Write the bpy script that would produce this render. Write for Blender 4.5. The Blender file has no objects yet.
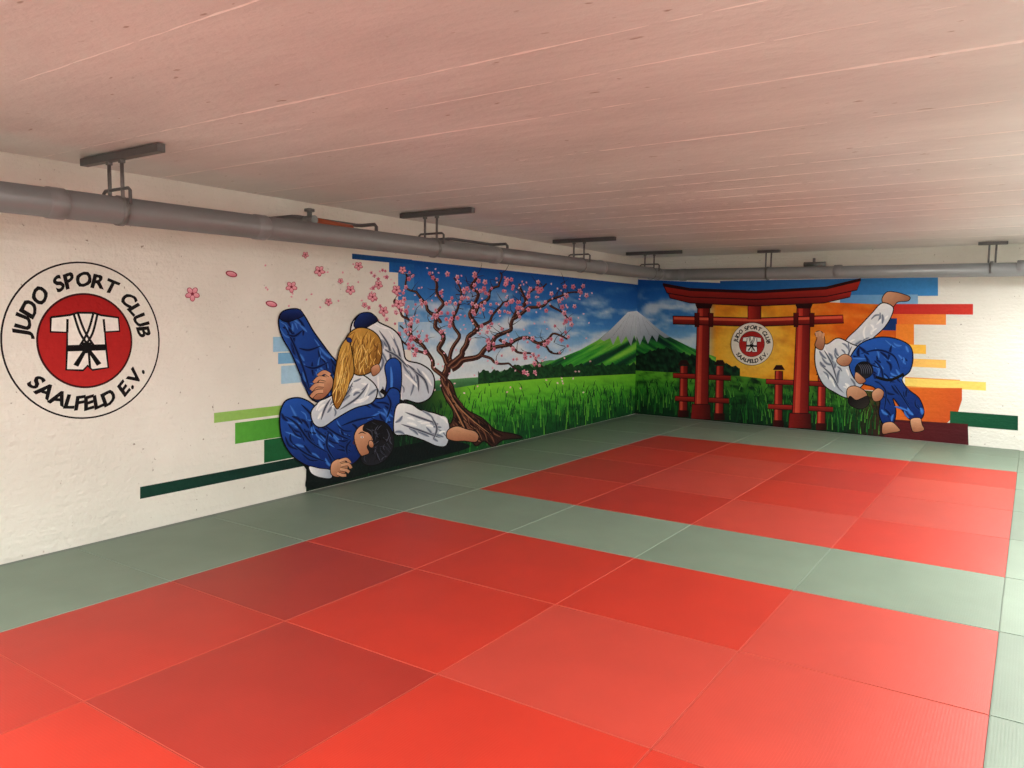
import bpy, bmesh, math, random
import numpy as np
from mathutils import Vector, Matrix, noise
from mathutils.geometry import tessellate_polygon
random.seed(7)
scene = bpy.context.scene
scene.view_settings.view_transform = 'Standard'

# ------------------------------------------------------------------ survey
F = 768.7
CAM = np.array([4.0564, -4.4898, 1.5531])
ROT = np.array([[0.82782, -0.05899, 0.55788], [0.56087, 0.06616, -0.82526], [0.01177, 0.99606, 0.08786]])
H = 2.50                       # ceiling height
def lw_x(y): return -1.155 - 0.0135 * y          # left wall line
def bw_y(x): return 6.878 - 0.0416 * x           # back wall line
cy = (6.878 + 0.0416 * 1.155) / (1 - 0.0416 * 0.0135)
cx = lw_x(cy)                                     # room corner
def ray(px, py): return ROT @ np.array([px - 512.0, 384.0 - py, -F])
nL = np.array([1, 0.0135, 0.0]); nL /= np.linalg.norm(nL)
nB = np.array([-0.0416, -1, 0.0]); nB /= np.linalg.norm(nB)
dL = np.array([-0.0135, 1, 0.0]); dL /= np.linalg.norm(dL)
dB = np.array([1, -0.0416, 0.0]); dB /= np.linalg.norm(dB)
corner = np.array([cx, cy, 0.0])
class WallPlane:
    def __init__(s, n, d, sign): s.n = n; s.d = d; s.sign = sign
    def uv(s, px, py):
        r = ray(px, py); t = np.dot(corner - CAM, s.n) / np.dot(r, s.n)
        P = CAM + t * r - corner
        return (np.dot(P, s.d), P[2])
    def world(s, u, v, off):
        if s.sign < 0: u = min(u, -0.0005)
        else: u = max(u, 0.0005)
        v = min(max(v, -0.004), H - 0.001)
        return corner + s.d * u + np.array([0, 0, v]) + s.n * off
LW = WallPlane(nL, dL, -1); BW = WallPlane(nB, dB, 1)

# ------------------------------------------------------------------ helpers
def lin(c):
    o = []
    for v in c[:3]:
        v = max(0, min(255, v)) / 255.0
        o.append(v / 12.92 if v <= 0.04045 else ((v + 0.055) / 1.055) ** 2.4)
    return (o[0], o[1], o[2], 1.0)
def mixc(a, b, t):
    t = max(0, min(1, t)); return tuple(a[i] * (1 - t) + b[i] * t for i in range(3))
def nodes(name):
    m = bpy.data.materials.new(name); m.use_nodes = True
    nt = m.node_tree; b = nt.nodes['Principled BSDF']
    return m, nt, b
def simple_mat(name, rgb, rough=0.5, metal=0.0, var=0.06, scale=20, bump=0.0, bscale=60):
    m, nt, b = nodes(name)
    tc = nt.nodes.new('ShaderNodeTexCoord')
    n = nt.nodes.new('ShaderNodeTexNoise'); n.inputs['Scale'].default_value = scale; n.inputs['Detail'].default_value = 5
    nt.links.new(tc.outputs['Object'], n.inputs['Vector'])
    cr = nt.nodes.new('ShaderNodeValToRGB')
    c = lin(rgb)
    cr.color_ramp.elements[0].position = 0.3; cr.color_ramp.elements[1].position = 0.7
    cr.color_ramp.elements[0].color = tuple(x * (1 - var) for x in c[:3]) + (1,)
    cr.color_ramp.elements[1].color = tuple(min(1, x * (1 + var)) for x in c[:3]) + (1,)
    nt.links.new(n.outputs['Fac'], cr.inputs['Fac']); nt.links.new(cr.outputs['Color'], b.inputs['Base Color'])
    b.inputs['Roughness'].default_value = rough; b.inputs['Metallic'].default_value = metal
    if bump:
        n2 = nt.nodes.new('ShaderNodeTexNoise'); n2.inputs['Scale'].default_value = bscale; n2.inputs['Detail'].default_value = 6
        nt.links.new(tc.outputs['Object'], n2.inputs['Vector'])
        bp = nt.nodes.new('ShaderNodeBump'); bp.inputs['Strength'].default_value = bump; bp.inputs['Distance'].default_value = 0.01
        nt.links.new(n2.outputs['Fac'], bp.inputs['Height']); nt.links.new(bp.outputs['Normal'], b.inputs['Normal'])
    return m
def mesh_obj(name, verts, faces, mat=None, parent=None, smooth=False):
    me = bpy.data.meshes.new(name); me.from_pydata([tuple(v) for v in verts], [], faces); me.update()
    ob = bpy.data.objects.new(name, me); scene.collection.objects.link(ob)
    if mat: me.materials.append(mat)
    if parent: ob.parent = parent
    if smooth:
        for p in me.polygons: p.use_smooth = True
    return ob
def prism(name, foot, z0, z1, mat):
    n = len(foot)
    v = [(x, y, z0) for x, y in foot] + [(x, y, z1) for x, y in foot]
    f = [tuple(range(n))[::-1], tuple(range(n, 2 * n))] + [(i, (i + 1) % n, n + (i + 1) % n, n + i) for i in range(n)]
    return mesh_obj(name, v, f, mat)

# ------------------------------------------------------------------ room shell
def add_wall_bump(nt, b, tc, k):
    n2 = nt.nodes.new('ShaderNodeTexNoise'); n2.inputs['Scale'].default_value = 30; n2.inputs['Detail'].default_value = 8
    nt.links.new(tc.outputs['Object'], n2.inputs['Vector'])
    mp = nt.nodes.new('ShaderNodeMapping'); mp.inputs['Scale'].default_value = (1, 1, 9)
    nt.links.new(tc.outputs['Object'], mp.inputs['Vector'])
    n3 = nt.nodes.new('ShaderNodeTexNoise'); n3.inputs['Scale'].default_value = 2.6; n3.inputs['Detail'].default_value = 5
    nt.links.new(mp.outputs['Vector'], n3.inputs['Vector'])
    ad = nt.nodes.new('ShaderNodeMath'); ad.operation = 'ADD'
    nt.links.new(n2.outputs['Fac'], ad.inputs[0]); nt.links.new(n3.outputs['Fac'], ad.inputs[1])
    bp = nt.nodes.new('ShaderNodeBump'); bp.inputs['Strength'].default_value = k; bp.inputs['Distance'].default_value = .014
    nt.links.new(ad.outputs[0], bp.inputs['Height']); nt.links.new(bp.outputs['Normal'], b.inputs['Normal'])
def wall_material():
    m, nt, b = nodes('painted_block_wall')
    tc = nt.nodes.new('ShaderNodeTexCoord')
    n = nt.nodes.new('ShaderNodeTexNoise'); n.inputs['Scale'].default_value = 1.3; n.inputs['Detail'].default_value = 6
    cr = nt.nodes.new('ShaderNodeValToRGB')
    cr.color_ramp.elements[0].position = .3; cr.color_ramp.elements[1].position = .75
    cr.color_ramp.elements[0].color = lin((220, 220, 211)); cr.color_ramp.elements[1].color = lin((234, 234, 226))
    nt.links.new(tc.outputs['Object'], n.inputs['Vector']); nt.links.new(n.outputs['Fac'], cr.inputs['Fac'])
    vo = nt.nodes.new('ShaderNodeTexNoise'); vo.inputs['Scale'].default_value = 26; vo.inputs['Detail'].default_value = 3
    nt.links.new(tc.outputs['Object'], vo.inputs['Vector'])
    pr = nt.nodes.new('ShaderNodeValToRGB'); pr.color_ramp.elements[0].position = .71; pr.color_ramp.elements[1].position = .77
    nt.links.new(vo.outputs['Fac'], pr.inputs['Fac'])
    mx = nt.nodes.new('ShaderNodeMixRGB'); mx.inputs['Color2'].default_value = lin((150, 142, 130))
    nt.links.new(pr.outputs['Color'], mx.inputs['Fac']); nt.links.new(cr.outputs['Color'], mx.inputs['Color1'])
    nt.links.new(mx.outputs['Color'], b.inputs['Base Color']); b.inputs['Roughness'].default_value = .75
    add_wall_bump(nt, b, tc, .65)
    return m
WM = wall_material()
YN = -6.3; XR = 5.15; T = .2
lyN = lw_x(YN)
prism('wall_left', [(lyN, YN), (cx, cy), (cx - T, cy + T), (lyN - T, YN)], -.06, H, WM)
prism('wall_back', [(cx, cy), (XR, bw_y(XR)), (XR, bw_y(XR) + T), (cx - T, cy + T)], -.06, H, WM)
prism('wall_right', [(XR, YN), (XR + T, YN), (XR + T, 7.2), (XR, 7.2)], -.06, H, WM)
prism('wall_front', [(lyN - T, YN - T), (XR + T, YN - T), (XR + T, YN), (lyN - T, YN)], -.06, H, WM)
prism('floor', [(-1.6, -6.6), (5.4, -6.6), (5.4, 7.4), (-1.6, 7.4)], -.12, -.045, simple_mat('screed', (95, 98, 96), .8))

def ceiling_material():
    m, nt, b = nodes('painted_concrete_ceiling')
    tc = nt.nodes.new('ShaderNodeTexCoord')
    mp = nt.nodes.new('ShaderNodeMapping'); mp.inputs['Scale'].default_value = (.6, 1.5, 1)
    nt.links.new(tc.outputs['Object'], mp.inputs['Vector'])
    n = nt.nodes.new('ShaderNodeTexNoise'); n.inputs['Scale'].default_value = 1.1; n.inputs['Detail'].default_value = 8; n.inputs['Roughness'].default_value = .6
    nt.links.new(mp.outputs['Vector'], n.inputs['Vector'])
    cr = nt.nodes.new('ShaderNodeValToRGB')
    cr.color_ramp.elements[0].position = .3; cr.color_ramp.elements[1].position = .7
    cr.color_ramp.elements[0].color = lin((206, 204, 202)); cr.color_ramp.elements[1].color = lin((227, 226, 223))
    nt.links.new(n.outputs['Fac'], cr.inputs['Fac'])
    vo = nt.nodes.new('ShaderNodeTexNoise'); vo.inputs['Scale'].default_value = 16; vo.inputs['Detail'].default_value = 2
    nt.links.new(mp.outputs['Vector'], vo.inputs['Vector'])
    pr = nt.nodes.new('ShaderNodeValToRGB'); pr.color_ramp.elements[0].position = .71; pr.color_ramp.elements[1].position = .76
    nt.links.new(vo.outputs['Fac'], pr.inputs['Fac'])
    mx = nt.nodes.new('ShaderNodeMixRGB'); mx.inputs['Color2'].default_value = lin((166, 152, 142))
    nt.links.new(pr.outputs['Color'], mx.inputs['Fac']); nt.links.new(cr.outputs['Color'], mx.inputs['Color1'])
    nt.links.new(mx.outputs['Color'], b.inputs['Base Color']); b.inputs['Roughness'].default_value = .42
    n2 = nt.nodes.new('ShaderNodeTexNoise'); n2.inputs['Scale'].default_value = 9; n2.inputs['Detail'].default_value = 8
    nt.links.new(mp.outputs['Vector'], n2.inputs['Vector'])
    n4 = nt.nodes.new('ShaderNodeTexNoise'); n4.inputs['Scale'].default_value = 45; n4.inputs['Detail'].default_value = 5
    nt.links.new(tc.outputs['Object'], n4.inputs['Vector'])
    ad = nt.nodes.new('ShaderNodeMath'); ad.operation = 'MULTIPLY_ADD'; ad.inputs[1].default_value = .4
    nt.links.new(n4.outputs['Fac'], ad.inputs[0]); nt.links.new(n2.outputs['Fac'], ad.inputs[2])
    bp = nt.nodes.new('ShaderNodeBump'); bp.inputs['Strength'].default_value = .45; bp.inputs['Distance'].default_value = .015
    nt.links.new(ad.outputs[0], bp.inputs['Height']); nt.links.new(bp.outputs['Normal'], b.inputs['Normal'])
    return m
def ceiling():
    v = []; f = []
    def box(x0, x1, y0, y1, z0, z1):
        k = len(v)
        v.extend([(x0, y0, z0), (x1, y0, z0), (x1, y1, z0), (x0, y1, z0), (x0, y0, z1), (x1, y0, z1), (x1, y1, z1), (x0, y1, z1)])
        f.extend([(k + 3, k + 2, k + 1, k), (k + 4, k + 5, k + 6, k + 7), (k, k + 1, k + 5, k + 4), (k + 1, k + 2, k + 6, k + 5), (k + 2, k + 3, k + 7, k + 6), (k + 3, k, k + 4, k + 7)])
    box(-1.6, 5.4, -6.6, 7.4, H, H + .2)
    nbase = len(f)
    def ridge(p0, p1, seed, wid=.012, hh=.005, base=.45):
        L = math.dist(p0, p1); n = int(L / .03)
        d = ((p1[0] - p0[0]) / L, (p1[1] - p0[1]) / L); nr = (-d[1], d[0]); prev = None; pw = 0
        for i in range(n + 1):
            s = i / n * L
            w = wid * max(0, base + .7 * noise.noise(Vector((s * 1.1, seed, 0))) + .6 * noise.noise(Vector((s * 13, seed, 3))))
            o = .004 * noise.noise(Vector((s * 7, seed, 5)))
            hh2 = hh * min(1, w / wid) + .0003
            c = (p0[0] + d[0] * s + nr[0] * o, p0[1] + d[1] * s + nr[1] * o)
            k = len(v)
            v.extend([(c[0] - nr[0] * w, c[1] - nr[1] * w, H), (c[0], c[1], H - hh2), (c[0] + nr[0] * w, c[1] + nr[1] * w, H)])
            if prev is not None and (w > .0008 or pw > .0008):
                f.append((prev, prev + 1, k + 1, k)); f.append((prev + 1, prev + 2, k + 2, k + 1))
            prev = k; pw = w
    for i, y in enumerate([-3.7, -2.92, -2.1, -1.3, -.5, .15, .8, 1.5, 2.2, 3.0, 3.8, 4.7, 5.6]):
        ridge((-1.1, y), (5.1, y), i * 3.1, wid=[.014, .009, .012][i % 3], base=[.5, .3, .42][i % 3])
    for i, y in enumerate([-1.75, .45, 1.15, 1.85, 2.6, 3.4]):
        ridge((-1.1, y), (5.1, y), 50 + i * 3.1, wid=.008, base=.12)
    ob = mesh_obj('ceiling', v, f, ceiling_material())
    rm = simple_mat('ceiling_ridge_paint', (240, 234, 230), .55, bump=.3)
    ob.data.materials.append(rm)
    for i, p in enumerate(ob.data.polygons):
        if i >= nbase: p.material_index = 1
ceiling()

# ------------------------------------------------------------------ judo mats
def mat_material(name, rgb, rough=.5):
    m, nt, b = nodes(name)
    tc = nt.nodes.new('ShaderNodeTexCoord')
    n = nt.nodes.new('ShaderNodeTexNoise'); n.inputs['Scale'].default_value = 3; n.inputs['Detail'].default_value = 6
    nt.links.new(tc.outputs['Object'], n.inputs['Vector'])
    cr = nt.nodes.new('ShaderNodeValToRGB'); c = lin(rgb)
    cr.color_ramp.elements[0].position = .3; cr.color_ramp.elements[1].position = .7
    cr.color_ramp.elements[0].color = tuple(x * .93 for x in c[:3]) + (1,)
    cr.color_ramp.elements[1].color = tuple(x * 1.05 for x in c[:3]) + (1,)
    w = nt.nodes.new('ShaderNodeTexWave'); w.inputs['Scale'].default_value = 40; w.inputs['Distortion'].default_value = .6
    w.bands_direction = 'X'
    nt.links.new(tc.outputs['Object'], w.inputs['Vector'])
    w2 = nt.nodes.new('ShaderNodeTexWave'); w2.inputs['Scale'].default_value = 26; w2.bands_direction = 'Y'
    nt.links.new(tc.outputs['Object'], w2.inputs['Vector'])
    mu = nt.nodes.new('ShaderNodeMath'); mu.operation = 'MULTIPLY'
    nt.links.new(w.outputs['Fac'], mu.inputs[0]); nt.links.new(w2.outputs['Fac'], mu.inputs[1])
    mr = nt.nodes.new('ShaderNodeMapRange'); mr.inputs['To Min'].default_value = .965; mr.inputs['To Max'].default_value = 1.04
    nt.links.new(mu.outputs[0], mr.inputs['Value'])
    sc = nt.nodes.new('ShaderNodeVectorMath'); sc.operation = 'SCALE'
    nt.links.new(n.outputs['Fac'], cr.inputs['Fac']); nt.links.new(cr.outputs['Color'], sc.inputs[0]); nt.links.new(mr.outputs['Result'], sc.inputs['Scale'])
    nt.links.new(sc.outputs['Vector'], b.inputs['Base Color'])
    b.inputs['Roughness'].default_value = rough
    bp = nt.nodes.new('ShaderNodeBump'); bp.inputs['Strength'].default_value = .18; bp.inputs['Distance'].default_value = .002
    nt.links.new(mu.outputs[0], bp.inputs['Height']); nt.links.new(bp.outputs['Normal'], b.inputs['Normal'])
    return m
REDS = [mat_material('red_vinyl_a', (176, 43, 26)), mat_material('red_vinyl_b', (166, 41, 27)), mat_material('red_vinyl_c', (174, 57, 44)), mat_material('red_vinyl_d', (152, 39, 28))]  # tones differ per mat: view-angle sheen of the vinyl painted into base colour
GREYS = [mat_material('green_grey_vinyl_a', (118, 137, 120)), mat_material('green_grey_vinyl_b', (110, 128, 112))]
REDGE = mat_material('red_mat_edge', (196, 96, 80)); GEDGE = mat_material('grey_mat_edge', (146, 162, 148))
def judo_mat(name, x0, x1, y0, y1, mat):
    g = .001; cxx = (x0 + x1) / 2; cyy = (y0 + y1) / 2
    bm = bmesh.new(); bmesh.ops.create_cube(bm, size=1)
    bmesh.ops.scale(bm, vec=((x1 - x0) - 2 * g, (y1 - y0) - 2 * g, .04), verts=bm.verts)
    bmesh.ops.bevel(bm, geom=bm.edges[:], offset=.004, segments=2, affect='EDGES')
    bm.normal_update()
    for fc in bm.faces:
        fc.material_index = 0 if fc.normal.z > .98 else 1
    me = bpy.data.meshes.new(name); bm.to_mesh(me); bm.free()
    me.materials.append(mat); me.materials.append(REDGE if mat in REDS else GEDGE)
    ob = bpy.data.objects.new(name, me); scene.collection.objects.link(ob); ob.location = (cxx, cyy, -.02)
    if random.random() < .5 and abs((x1 - x0) - (y1 - y0)) < .01: ob.rotation_euler[2] = math.pi / 2
    return ob
fixed = {(0, -1): 0, (1, -1): 0, (2, -1): 0, (3, -1): 2, (0, -2): 3, (1, -2): 0, (2, -2): 2, (3, -2): 2, (0, -3): 1, (1, -3): 3, (2, -3): 0, (3, -3): 0,
         (0, 1): 0, (1, 1): 1, (2, 1): 2, (3, 1): 0, (0, 2): 1, (1, 2): 2, (2, 2): 0, (3, 2): 2, (0, 3): 0, (1, 3): 2, (2, 3): 1, (3, 3): 2, (0, 4): 1, (1, 4): 0, (2, 4): 0, (3, 4): 1}
for i in range(0, 4):
    for j in list(range(-5, 0)) + [1, 2, 3, 4]:
        judo_mat('red_judo_mat', i, i + 1, j, j + 1, REDS[fixed.get((i, j), random.randrange(3))])
for j in range(-6, 6):
    judo_mat('grey_judo_mat', -1.06, 0, j, j + 1, random.choice(GREYS))
    judo_mat('grey_judo_mat', 4, 5, j, j + 1, random.choice(GREYS))
for i in range(0, 4):
    for j in (0, 5, -6):
        judo_mat('grey_judo_mat', i, i + 1, j, j + 1, random.choice(GREYS))
for i in range(-1, 5):
    x0 = -1.06 if i == -1 else i
    judo_mat('grey_judo_mat', x0, i + 1, 6, 6.64 if i == 4 else 6.68, random.choice(GREYS))
fm = mat_material('edge_strip_foam', (98, 112, 104))
def strip(name, foot): return prism(name, foot, -.045, -.006, fm)
strip('trim_1', [(lw_x(-6.2) + .004, -6.2), (-1.062, -6.2), (-1.062, cy - .3), (lw_x(cy - .3) + .004, cy - .3)])
strip('trim_2', [(cx + .02, 6.69), (4.0, 6.69), (4.0, bw_y(4.0) - .004), (cx + .02, bw_y(cx) - .004)])

# ------------------------------------------------------------------ mural painter
def catmull(pts, closed=True, n=5):
    P = [np.array(p, float) for p in pts]; N = len(P); out = []
    rng = range(N) if closed else range(N - 1)
    for i in rng:
        if closed: a, b, c, d = P[i - 1], P[i], P[(i + 1) % N], P[(i + 2) % N]
        else: a = P[max(i - 1, 0)]; b = P[i]; c = P[i + 1]; d = P[min(i + 2, N - 1)]
        for k in range(n):
            t = k / n
            out.append(.5 * ((2 * b) + (-a + c) * t + (2 * a - 5 * b + 4 * c - d) * t * t + (-a + 3 * b - 3 * c + d) * t ** 3))
    if not closed: out.append(P[-1])
    return out
def inside(q, x, y):
    r = False; n = len(q); j = n - 1
    for i in range(n):
        if (q[i][1] > y) != (q[j][1] > y) and x < (q[j][0] - q[i][0]) * (y - q[i][1]) / (q[j][1] - q[i][1]) + q[i][0]: r = not r
        j = i
    return r
STEP = 1.4e-5
class Mural:
    def __init__(s, plane, metric=False):
        s.pl = plane; s.v = []; s.f = []; s.c = []; s.off = .0008; s.metric = metric; s.mod = None
    def step(s):
        if s.mod is None: s.off += STEP
        else:
            s.mod[1] = (s.mod[1] + 1) % s.mod[0]; s.off = s.mod[2] + STEP * s.mod[1]
    def group(s, n): s.mod = [n, 0, s.off]
    def endgroup(s): s.off = s.mod[2] + STEP * (s.mod[0] + 1); s.mod = None
    def w(s, p):
        u, v = (p[0], p[1]) if s.metric else s.pl.uv(p[0], p[1])
        return s.pl.world(u, v, s.off)
    def add(s, pts, faces, cols):
        k = len(s.v)
        s.v.extend([s.w(p) for p in pts]); s.c.extend([lin(c) for c in cols])
        s.f.extend([tuple(k + i for i in f) for f in faces]); s.step()
    def poly(s, pts, c1, c2=None, ang=90, smooth=True, line=None, lw=1.2, n=5):
        q = catmull(pts, True, n) if smooth else [np.array(p, float) for p in pts]
        tri = tessellate_polygon([[Vector((p[0], p[1], 0)) for p in q]])
        if c2 is None: cols = [c1] * len(q)
        else:
            a = math.radians(ang); pr = [p[0] * math.cos(a) + p[1] * math.sin(a) for p in q]
            lo, hi = min(pr), max(pr); cols = [mixc(c1, c2, (x - lo) / (hi - lo + 1e-9)) for x in pr]
        s.add(q, [tuple(t) for t in tri], cols)
        if line is not None: s.ribbon(q + [q[0]], lw * .8, line)
        return q
    def shade(s, q, n, ang, cols, lmin, lmax, wmin, wmax, seed, jit=28, curv=.18, grp=24):
        rnd = random.Random(seed); xs = [p[0] for p in q]; ys = [p[1] for p in q]; done = 0; tries = 0
        s.group(grp)
        while done < n and tries < n * 30:
            tries += 1
            x = rnd.uniform(min(xs), max(xs)); y = rnd.uniform(min(ys), max(ys))
            a = math.radians(ang + rnd.gauss(0, jit)); l = rnd.uniform(lmin, lmax)
            e = (x + l * math.cos(a), y + l * math.sin(a)); k = rnd.uniform(-curv, curv) * l
            m = ((x + e[0]) / 2 - k * math.sin(a), (y + e[1]) / 2 + k * math.cos(a))
            if not (inside(q, x, y) and inside(q, *m) and inside(q, *e)): continue
            s.stroke([(x, y), m, e], rnd.uniform(wmin, wmax), rnd.choice(cols), n=4); done += 1
        s.endgroup()
    def cloth(s, q, base, dark, lite, n, ang, seed, l0=8, l1=22):
        """soft airbrushed drapery: each fold is a stack of narrowing strokes of intermediate tone"""
        rnd = random.Random(seed); xs = [p[0] for p in q]; ys = [p[1] for p in q]; done = 0; tries = 0
        s.group(60)
        while done < n and tries < n * 40:
            tries += 1
            x = rnd.uniform(min(xs), max(xs)); y = rnd.uniform(min(ys), max(ys))
            a = math.radians(ang + rnd.gauss(0, 24)); l = rnd.uniform(l0, l1)
            e = (x + l * math.cos(a), y + l * math.sin(a)); k = rnd.uniform(-.2, .2) * l
            m = ((x + e[0]) / 2 - k * math.sin(a), (y + e[1]) / 2 + k * math.cos(a))
            if not (inside(q, x, y) and inside(q, *m) and inside(q, *e)): continue
            tgt = dark if rnd.random() < .55 else lite; w = rnd.uniform(2.2, 4.2)
            for t, f_ in ((.25, 1.0), (.52, .68), (.85, .36)):
                s.stroke([(x, y), m, e], w * f_, mixc(base, tgt, t), n=4)
            done += 1
        s.endgroup()
    def ribbon(s, q, wd, col, col2=None, prof=None):
        q = [np.array(p, float) for p in q]; N = len(q); pts = []; cols = []
        for i in range(N):
            d = q[min(i + 1, N - 1)] - q[max(i - 1, 0)]; L = np.linalg.norm(d) + 1e-9; nr = np.array([-d[1], d[0]]) / L
            t = i / (N - 1); ww = wd if prof is None else wd * prof(t)
            pts += [q[i] - nr * ww / 2, q[i] + nr * ww / 2]
            cc = col if col2 is None else mixc(col, col2, t); cols += [cc, cc]
        s.add(pts, [(2 * i, 2 * i + 1, 2 * i + 3, 2 * i + 2) for i in range(N - 1)], cols)
    def stroke(s, pts, wd, col, col2=None, taper='both', n=5):
        prof = {'both': lambda t: max(.06, math.sin(math.pi * t) ** .7), 'end': lambda t: 1 - .85 * t, 'none': lambda t: 1}[taper]
        s.ribbon(catmull(pts, False, n) if len(pts) > 2 else pts, wd, col, col2, prof)
    def ell(s, x, y, rx, ry, c1, c2=None, ang=90, rot=0, line=None, lw=1, n=20):
        a = math.radians(rot)
        q = [(x + rx * math.cos(t) * math.cos(a) - ry * math.sin(t) * math.sin(a), y + rx * math.cos(t) * math.sin(a) + ry * math.sin(t) * math.cos(a)) for t in [2 * math.pi * k / n for k in range(n)]]
        return s.poly(q, c1, c2, ang, False, line, lw)
    def band(s, x0, x1, top, bot, nx, ny, fn):
        tx, ty = zip(*top); bx, by = zip(*bot); pts = []; cols = []
        for j in range(ny + 1):
            for i in range(nx + 1):
                x = x0 + (x1 - x0) * i / nx; a = np.interp(x, tx, ty); b = np.interp(x, bx, by); t = j / ny
                y = a + (b - a) * t; pts.append((x, y)); cols.append(fn(x, y, t))
        fs = [(j * (nx + 1) + i, j * (nx + 1) + i + 1, (j + 1) * (nx + 1) + i + 1, (j + 1) * (nx + 1) + i) for j in range(ny) for i in range(nx)]
        s.add(pts, fs, cols)
    def bar(s, x0, x1, yt, yb, c1, c2=None):
        vx, vy = (1019.6, 322.2) if s.pl.sign < 0 else (-532.7, 303.9)
        k = (x1 - vx) / (x0 - vx)
        s.poly([(x0, yt), (x1, vy + (yt - vy) * k), (x1, vy + (yb - vy) * k), (x0, yb)], c1, c2, 0, False)
    def build(s, name):
        me = bpy.data.meshes.new(name); me.from_pydata([tuple(p) for p in s.v], [], s.f); me.update()
        at = me.color_attributes.new('paint', 'FLOAT_COLOR', 'POINT')
        at.data.foreach_set('color', np.array(s.c, dtype=np.float32).ravel())
        ob = bpy.data.objects.new(name, me); scene.collection.objects.link(ob); me.materials.append(PAINT)
        return ob
def paint_material():
    m, nt, b = nodes('mural_spray_paint')
    a = nt.nodes.new('ShaderNodeAttribute'); a.attribute_name = 'paint'
    tc = nt.nodes.new('ShaderNodeTexCoord')
    n = nt.nodes.new('ShaderNodeTexNoise'); n.inputs['Scale'].default_value = 22; n.inputs['Detail'].default_value = 7; n.inputs['Roughness'].default_value = .7
    nt.links.new(tc.outputs['Object'], n.inputs['Vector'])
    mr = nt.nodes.new('ShaderNodeMapRange'); mr.inputs['To Min'].default_value = .8; mr.inputs['To Max'].default_value = 1.16
    nt.links.new(n.outputs['Fac'], mr.inputs['Value'])
    mx = nt.nodes.new('ShaderNodeVectorMath'); mx.operation = 'SCALE'
    nt.links.new(a.outputs['Color'], mx.inputs[0]); nt.links.new(mr.outputs['Result'], mx.inputs['Scale'])
    nt.links.new(mx.outputs['Vector'], b.inputs['Base Color'])
    b.inputs['Roughness'].default_value = .85; b.inputs['Specular IOR Level'].default_value = .2
    add_wall_bump(nt, b, tc, .5)
    return m
PAINT = paint_material()
def fbm(x, y, z=0, o=5): return noise.fractal(Vector((x, y, z)), .9, 2.0, o)
BLK = (10, 10, 13)

# ================= LEFT WALL MURAL =================
L = Mural(LW)
XC = 640
def skyL(x, y, t):
    top = np.interp(x, [352, 632], [254, 284]); h = (y - top) / 100
    c = mixc((16, 80, 162), (78, 150, 218), h * 1.6)
    c = mixc(c, (206, 222, 230), (h - .45) * 1.9)
    cl = fbm(x / 34, y / 15, 3) * 1.3 + .1 + .25 * max(0, (y - 300) / 60)
    c = mixc(c, (222, 230, 234), max(0, min(.85, cl)) * min(1, max(0, (y - 285) / 22)))
    return c
L.band(411, XC, [(411, 260), (632, 284), (640, 285)], [(411, 386), (480, 384), (550, 376), (632, 372)], 110, 60, skyL)
L.bar(352, 412, 253.5, 259, (22, 72, 128), (18, 84, 160))
L.bar(389, 414, 262, 272, (26, 96, 172))
L.bar(398, 414, 273, 300, (58, 128, 196))
L.bar(404, 414, 300, 322, (120, 172, 216))
L.bar(398, 430, 322, 350, (146, 190, 224), (176, 206, 228))
L.bar(273, 300, 337, 352, (150, 196, 226))
L.bar(278, 300, 353, 364, (120, 176, 218))
L.bar(281, 310, 366, 384, (164, 204, 228))
L.bar(214, 292, 413, 423, (150, 196, 104), (140, 190, 84))
L.bar(235, 292, 423, 444, (88, 168, 62), (70, 150, 50))
L.bar(264, 300, 440, 463, (26, 92, 52))
L.bar(140, 320, 487, 499, (20, 62, 50), (8, 40, 34))
L.band(395, XC, [(395, 386), (440, 380), (480, 377), (520, 366), (550, 360), (632, 362)], [(395, 400), (632, 385)], 100, 14,
       lambda x, y, t: mixc(mixc((88, 148, 92), (30, 84, 50), t), (14, 48, 34), max(0, .5 + fbm(x / 9, y / 4, 1)) * .8 * t))
def fujiL(x, y, t):
    c = mixc((84, 112, 100), (48, 150, 48), (y - 332) / 14)
    r = fbm((x - 634) / 14 + (y - 312) / 8, (y - 312) / 40, 2)
    c = mixc(c, (142, 210, 72), max(0, r * 1.7)); c = mixc(c, (12, 56, 40), max(0, -r * 2.0))
    return c
L.band(545, XC, [(545, 364), (560, 358), (580, 350), (598, 340), (610, 330), (620, 320), (628, 312), (640, 311)], [(545, 368), (640, 371)], 90, 44, fujiL)
L.poly([(600, 339), (610, 330), (620, 320), (628, 312), (641, 311), (641, 341), (634, 335), (631, 346), (626, 336), (621, 344), (618, 335), (613, 345), (610, 338), (604, 341)], (236, 239, 243), (150, 158, 172), 90, False)
for a, w_ in [(((630, 314), (622, 332)), 1.7), (((626, 318), (613, 336)), 1.7), (((634, 315), (630, 335)), 1.9), (((622, 325), (610, 339)), 1.4), (((636, 316), (635, 334)), 1.7), (((628, 322), (620, 340)), 1.3)]: L.stroke(a, w_, (92, 96, 108))
L.band(478, XC, [(x, 366 + 3 * math.sin(x * .9) * math.sin(x * .31) - (x - 478) * .012 + (5 if x < 510 else 0)) for x in range(478, 642, 2)], [(478, 384), (632, 377)], 110, 8,
       lambda x, y, t: mixc((30, 80, 38), (10, 42, 24), .5 + fbm(x / 3, y / 3, 4)))
def grassL(x, y, t):
    c = mixc((122, 202, 50), (64, 162, 38), t * 2.2)
    c = mixc(c, (14, 70, 32), (t - .36) * 2.3)
    r = fbm(x / 12, y / 5, 8)
    c = mixc(c, (8, 44, 24), max(0, r) * .9 * min(1, t * 2)); c = mixc(c, (136, 210, 60), max(0, -r) * .5 * (1 - t))
    if x < 470: c = mixc(c, (12, 36, 24), (470 - x) / 50)
    return c
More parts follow.
